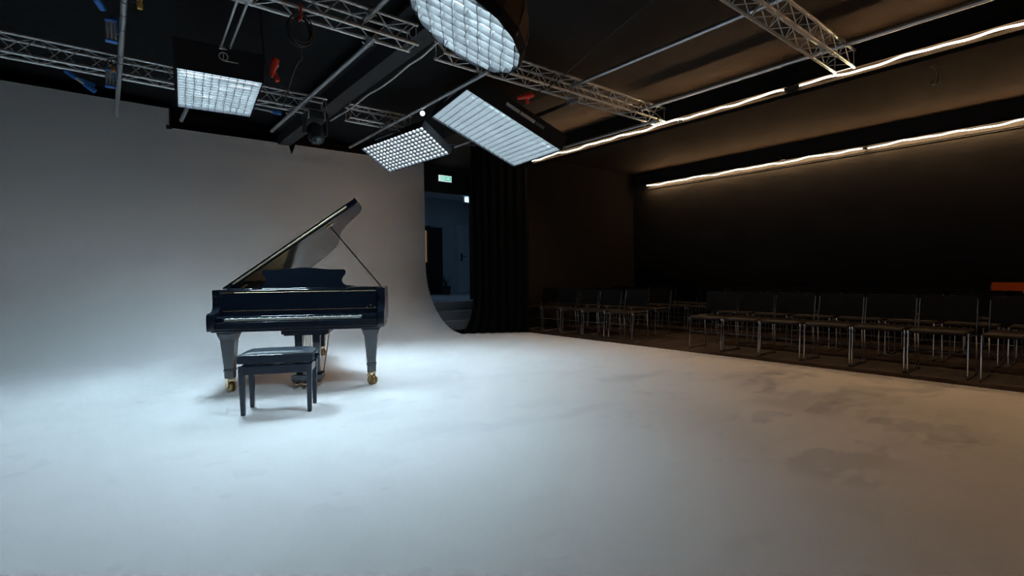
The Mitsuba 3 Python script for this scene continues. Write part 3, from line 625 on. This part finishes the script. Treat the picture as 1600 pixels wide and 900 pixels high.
# ================================================================== AUDIENCE CHAIRS  (local -x faces the stage; the front legs stand at x = 0)
def chair_parts():
    P = []
    seat = rb(-.02, .45, -.235, .235, .445, .492, .016)
    P.append(('seat', shp(seat, 'mat_seat_fabric_lit')))
    V, F, n = [], [], 9
    for t in np.linspace(0, 1, n):
        y = -.240 + .48 * t; c = .028 * (1 - (2 * t - 1) ** 2)
        for z, lean in ((.555, 0.0), (.62, .012), (.76, .040), (.835, .055)):
            for dx in (0, .028): V.append((.452 + lean + c + dx, y, z))
    for i in range(n - 1):
        for j in range(3):
            a = i * 8 + 2 * j; b = a + 8
            F += [[a, a + 2, b + 2], [a, b + 2, b], [a + 1, b + 3, a + 3], [a + 1, b + 1, b + 3]]
        a, b = i * 8, i * 8 + 8
        F += [[a, b, b + 1], [a, b + 1, a + 1], [a + 6, b + 7, b + 6], [a + 6, a + 7, b + 7]]
    for a, fl in ((0, 1), ((n - 1) * 8, 0)):
        for j in range(3):
            q = [a + 2 * j, a + 2 * j + 1, a + 2 * j + 3, a + 2 * j + 2]
            if not fl: q = q[::-1]
            F += [[q[0], q[1], q[2]], [q[0], q[2], q[3]]]
    bm = trimesh.Trimesh(np.array(V), np.array(F), process=False); bm.fix_normals()
    P.append(('backrest', shp(bm, 'mat_chair_fabric', 50)))
    for s in (-1, 1):
        y = s * .246
        fr = tube(bend([(.03, y, .44), (.0, y, .012), (.46, y, .012), (.425, y, .42), (.452, y, .52), (.505, y, .80)], .03, 4), .0065, 8)
        P.append(('side_frame', shp(fr, 'mat_chrome', 40)))
        P.append(('seat_rail', shp(tube([(.025, y, .436), (.435, y, .428)], .0075, 8), 'mat_chrome', 40)))
        P.append(('corner_cap', shp(rb(.010, .045, y - .008, y + .008, .438, .470, .005), 'mat_chrome')))
        P.append(('glide', shp(cat_([rb(-.008, .03, y - .010, y + .010, 0, .012, .002), rb(.42, .47, y - .010, y + .010, 0, .012, .002)]), 'mat_rubber')))
    P.append(('cross_bar', shp(tube([(.018, -.246, .262), (.018, .246, .262)], .0055, 8), 'mat_chrome', 40)))
    P.append(('cross_bar', shp(tube([(.40, -.246, .43), (.40, .246, .43)], .0065, 8), 'mat_chrome', 40)))
    return P
CP = chair_parts(); CPO = None
def chair(x, y, label, group, rz=0.0, orange=False):
    k = thing('stacking_chair', label, 'chair', group); M = place((x, y, -.012), rz)
    if orange: M[:3, :3] *= 1.11
    for n_, d_ in CP:
        dd = d_
        if orange and n_ in ('backrest', 'seat'): dd = {**d_, 'bsdf': {'type': 'ref', 'id': 'mat_orange_fabric'}}
        part(k, n_, dd, M=M, label='orange' if orange and n_ == 'backrest' else None)
    return k
ORD = ('first', 'second', 'third', 'fourth', 'fifth', 'sixth', 'seventh', 'eighth', 'ninth', 'tenth', 'eleventh', 'twelfth')
r2 = np.random.default_rng(3); j = lambda s=.012: r2.uniform(-s, s)
for i, y in enumerate((3.93, 3.416, 2.893, 2.352, 1.836, 1.311, .72)):
    chair(6.75 + j(), y, f'{ORD[i]} black chair from the aisle in the right front row, chrome legs', 'front row chairs', j(.005))
for i, y in enumerate((5.49, 6.085, 6.63, 7.165, 7.705)):
    chair(6.75 + j(), y, f'{ORD[i]} black chair from the aisle in the left front row by the curtain', 'front row chairs', j(.012))
for i, y in enumerate((4.12, 3.54, 2.96, 2.38, 1.80, 1.224, .65)): chair(7.87 + j(.02), y + j(.01), f'{ORD[i]} black chair from the left in the second row of the right block', 'second row chairs', j(.02))
for i, y in enumerate((5.72, 6.28, 6.84, 7.40)): chair(7.72 + j(.02), y + j(.01), f'{ORD[i]} black chair from the aisle in the second row of the left block', 'second row chairs', j(.02))
for i in range(12): chair(8.72 + j(.02), 7.50 - .575 * i + j(.01), f'{ORD[i]} black chair from the left in the dark third row', 'third row chairs', j(.02))
for i in range(12):
    y = 7.35 - .555 * i - (.03 if i == 11 else 0)
    if i == 11: chair(9.66, 1.09, 'orange chair in the last row at the right edge of the picture', None, .0, True)
    else: chair(9.66 + j(.02), y, f'{ORD[i]} black chair from the left in the dark last row by the wall', 'last row chairs', j(.02))

# ================================================================== RIGGING ODDMENTS
PLUG2 = 90
def red_plug(loc, R, label, tail, plug_at, plug_deg):
    k = thing('power_connector', label, 'connector'); M = place(loc, R=R)
    part(k, 'body', lathe([(0, -.10), (.016, -.10), (.023, -.08), (.025, -.02), (.033, 0), (.033, .075), (.029, .085), (0, .085)], 18), 'mat_red_plastic', smooth=35, M=M)
    part(k, 'socket', mm(place(plug_at) @ trimesh.transformations.rotation_matrix(math.radians(plug_deg), (0, 1, 0)), lathe([(0, 0), (.012, 0), (.014, .05), (.020, .055), (.020, .085), (0, .085)], 16)), 'mat_red_plastic', smooth=35, M=M)
    part(k, 'label_patch', rb(.018, .036, -.012, .012, .01, .035, .003), 'mat_white_plastic', M=M)
    part(k, 'cable', tube(curve(tail), .0065, 8), 'mat_rubber', smooth=40)
def dirR(z):
    z = np.asarray(z, float); z /= np.linalg.norm(z); x = np.cross([0.3, 1, .1], z); x /= np.linalg.norm(x); return np.c_[x, np.cross(z, x), z]
red_plug((1.29, 5.15, 3.10), dirR((.25, .10, 1)), 'red power connector hanging right of the left soft light', [(1.27, 5.13, 3.03), (1.245, 5.12, 2.99), (1.22, 5.13, 3.05), (1.215, 5.2, 3.25), (1.22, 5.3, 3.55), (1.22, 5.3, 3.86)], (0.02, 0, -.05), 155)
red_plug((3.70, 4.30, 3.10), dirR((.9, -.55, .28)), 'red power connector on a black cable above the large flat soft light', [(3.77, 4.25, 3.13), (3.86, 4.14, 3.18), (3.95, 4.0, 3.27), (4.02, 3.4, 3.50), (4.0, 2.6, 3.70)], (-0.005, 0, .0), PLUG2)
k = thing('cable_coil', 'coiled black cable hanging by a red strap from the top left truss', 'cable')
for i in range(7):
    rr = .105 + .008 * math.sin(i * 2.1); cx, cz = 1.285 + .006 * math.sin(i * 1.3), 3.13 - .012 * (i % 3)
    part(k, 'loop', tube([(cx + rr * .85 * math.cos(a), 4.31 + .012 * (i - 3) + .01 * math.sin(a), cz + rr * 1.15 * math.sin(a)) for a in np.linspace(.5 + .3 * i, .5 + .3 * i + 6.1, 26)], .007, 6), 'mat_rubber', smooth=40)
part(k, 'tail', tube(curve([(1.29, 4.32, 3.02), (1.30, 4.33, 2.93), (1.31, 4.36, 2.90), (1.33, 4.5, 2.95), (1.40, 4.9, 3.0), (1.62, 6.0, 3.12), (1.80, 6.8, 3.27)]), .005, 6), 'mat_rubber', smooth=40)
part(k, 'strap', tube(bend([(1.285, 4.30, 3.328), (1.285, 4.272, 3.322), (1.285, 4.268, 3.20), (1.285, 4.332, 3.20), (1.285, 4.328, 3.322), (1.285, 4.30, 3.328)], .008), .007, 6), 'mat_red_plastic', smooth=40, label='red strap')
solo('ceiling_cable', tube(curve([(2.64, 7.50, 3.415), (2.64, 7.12, 3.405), (2.64, 6.65, 3.388), (2.64, 6.16, 3.41), (2.64, 5.78, 3.39), (2.64, 5.40, 3.392), (2.64, 5.02, 3.415), (2.64, 4.73, 3.408), (2.64, 4.40, 3.44), (2.63, 4.1, 3.46)]), .0115, 8), 'mat_white_cable', 'thick white cable sagging along the dark beam', 'cable', smooth=40)
# moving head lamp under the beam end of the left truss
mh = thing('moving_light', 'black moving head lamp hanging at the end of the left truss beside the white cable', 'stage light'); mo = np.array([2.17, 6.72, 3.17])
part(mh, 'base', rb(mo[0] - .13, mo[0] + .13, mo[1] - .12, mo[1] + .12, 3.13, 3.24, .012), 'mat_black_paint')
for s in (-1, 1): part(mh, 'yoke', hull([(mo[0] + s * .135 + dx, mo[1] + y, z) for dx in (-.014, .014) for y, z in ((-.06, 3.14), (.06, 3.14), (.045, 2.96), (-.045, 2.96))]), 'mat_black_paint')
Mh = place((mo[0], mo[1], 2.98), R=dirR((.05, -.5, -1)))
part(mh, 'head', lathe([(0, -.12), (.07, -.12), (.10, -.07), (.105, .06), (.085, .12), (.075, .125), (0, .125)], 24), 'mat_black_paint', smooth=35, M=Mh)
part(mh, 'lens', lathe([(0, .135), (.04, .132), (.068, .122), (.068, .118), (0, .118)], 24), 'mat_lens', smooth=35, M=Mh)
for s in (-1, 1): part(mh, 'handle', tube(bend([(mo[0] + s * .10 - .03, mo[1] - .12, 3.22), (mo[0] + s * .10 - .03, mo[1] - .16, 3.22), (mo[0] + s * .10 - .03, mo[1] - .16, 3.12), (mo[0] + s * .10 - .03, mo[1] - .12, 3.12)], .02), .007, 8), 'mat_aluminium', smooth=40, label='pale bent handle')
part(mh, 'truss_hook', cat_([rb(mo[0] - .02, mo[0] + .02, 6.77, 6.83, 3.235, 3.281, .005)]), 'mat_steel_dark')
# blue framed frames and struts on the left
def blue_winch(x, y, z, label):
    k = thing('blue_bracket', label, 'bracket'); w, h = .042, .085
    for s in (-1, 1): part(k, 'rail', rb(x - w, x + w, y - .03, y + .03, z + s * h - .009, z + s * h + .009, .003), 'mat_blue_plastic')
    for i in (-1, 0, 1): part(k, 'tube', cyl((x + i * .026, y, z - h), (x + i * .026, y, z + h), .011, 12), 'mat_grey_tube', smooth=40, label='pale grey tube' if i == -1 else None)
    part(k, 'hook', cat_([tube(bend([(x + .02, y, z + h), (x + .02, y, z + h + .05), (x + .05, y, z + h + .05), (x + w - .002, y, z + h + .02)], .02), .007, 8)]), 'mat_blue_plastic', smooth=40)
    part(k, 'side_bracket', rb(x + w - .004, x + w + .006, y - .02, y + .02, z - .02, z + h, .004), 'mat_blue_plastic')
blue_winch(0.088, 5.46, 3.205, 'blue bracket with pale tubes on the far left pipe, the upper one')
blue_winch(0.086, 6.66, 3.18, 'blue bracket with pale tubes on the far left pipe, lower, at the truss')
for i, (x, y, z) in enumerate(((.262, 4.93, 3.25), (.112, 6.58, 3.255))):
    k = thing('amber_plug', ('amber coloured plug at the upper edge right of the far left pipe', 'amber coloured plug just above the lower blue bracket')[i], 'connector')
    for q in range(2 if i == 0 else 1): part(k, 'body', lathe([(0, -.025), (.018, -.025), (.022, 0), (.018, .025), (0, .025)], 14).apply_translation((x, y, z + .06 * q)), 'mat_amber', smooth=40)
    part(k, 'cable', tube(curve([(x, y, z + .02), (x - .02, y, z + .10), (x - .05, y, z + .06), (x - .07, y, z - .02)]), .006, 6), 'mat_rubber', smooth=40)
def blue_strut(p0, p1, label, web=None):
    k = thing('blue_strut', label, 'strut'); p0, p1 = np.array(p0, float), np.array(p1, float); d_ = (p1 - p0) / np.linalg.norm(p1 - p0)
    part(k, 'tube', cyl(p0, p1, .014, 12), 'mat_grey_tube', smooth=40)
    part(k, 'end_fitting', cyl(p0 - d_ * .03, p0 + d_ * .07, .022, 12), 'mat_blue_plastic', smooth=40)
    part(k, 'end_fitting', cyl(p1 - d_ * .09, p1 + d_ * .02, .026, 12), 'mat_blue_plastic', smooth=40)
    if web is not None: part(k, 'web', hull([p0, p0 + [0, .008, 0], p1, p1 + [0, .008, 0], np.array(web), np.array(web) + [0, .008, 0]]), 'mat_blue_plastic')
    return k
blue_strut((-.25, 7.00, 3.265), (-.05, 7.01, 3.13), 'slanting white strut with blue ends under the far left of the left truss', (-.03, 7.01, 3.20))
blue_strut((1.45, 7.01, 3.26), (1.81, 7.01, 3.245), 'level white tube with blue ends under the truss right of the left soft light', (1.63, 7.015, 3.276))
k = blue_strut((-.12, 4.95, 3.40), (.03, 5.25, 3.30), 'white and blue strut end at the top edge left of the pipe')
# bulb between the flat soft lights
k = thing('work_lamp', 'small round white lamp glowing between the two flat soft lights', 'lamp')
part(k, 'bulb', trimesh.creation.icosphere(2, .034).apply_translation((3.20, 5.75, 3.185)), 'mat_white_plastic', smooth=True, emitter=emit((.85, .97, 1.0), 1.2))
part(k, 'holder', cyl((3.20, 5.75, 3.20), (3.195, 5.755, 3.222), .018, 10), 'mat_rubber', smooth=40)
# hangers of the flat lights
for key, pts in ((s2, [((3.185, 6.55, 3.222), (3.36, 6.55, 3.10)), ((3.185, 7.0, 3.222), (3.36, 7.0, 3.12))]), (s3, [((4.57, 5.0, 3.222), (4.36, 5.0, 3.02)), ((4.57, 5.7, 3.222), (4.36, 5.7, 3.06))]), (s4, [((1.90, 2.72, 3.405), (2.10, 2.72, 3.19))])):
    for a, b in pts: part(key, 'hanger', tube([a, b], .010, 8), 'mat_steel_dark', smooth=40)
# tags on the soft lights
def side_tag(key, M, x0, x1, y0, y1, z0, z1, m_): part(key, 'cloth_tag', bx(x0, x1, y0, y1, z0, z1), m_, M=M)
for y0, y1, m_ in ((.01, .20, 'mat_tag_grey'), (-.22, -.005, 'mat_tag_grey'), (-.36, -.235, 'mat_tag_dark')): side_tag(s3, M3, -.677, -.671, y0, y1, .095, .135, m_)
side_tag(s3, M3, -.25, .10, .701, .707, .095, .135, 'mat_tag_grey'); side_tag(s3, M3, .11, .22, .701, .707, .095, .135, 'mat_tag_dark')
for x0, x1, m_ in ((.15, .36, 'mat_tag_grey'), (-.03, .14, 'mat_tag_grey'), (-.18, -.04, 'mat_tag_dark')): side_tag(s2, M2, x0, x1, .294, .300, .060, .090, m_)
# notch clip at the step of the cyclorama top
k = thing('wall_clip', 'black clip at the step in the top edge of the white wall', 'clip')
part(k, 'plate', rb(.79, .86, 9.455, 9.47, 3.44, 3.50, .003), 'mat_rubber')
part(k, 'strap', tube(bend([(.795, 9.45, 3.77), (.84, 9.45, 3.765), (.85, 9.45, 3.60), (.83, 9.45, 3.55)], .04), .008, 8), 'mat_rubber', smooth=40)
for i, y in enumerate((4.9, 5.15, 5.45, 6.1, 6.3)):
    part('steel_pipe', 'cable_tie', cat_([cyl((.165, y - .004, zlo), (.165, y + .004, zlo), .0265, 16), cyl((.165, y, zlo), (.23, y + .01, zlo + .02 * (i % 2)), .002, 5)]), 'mat_rubber')
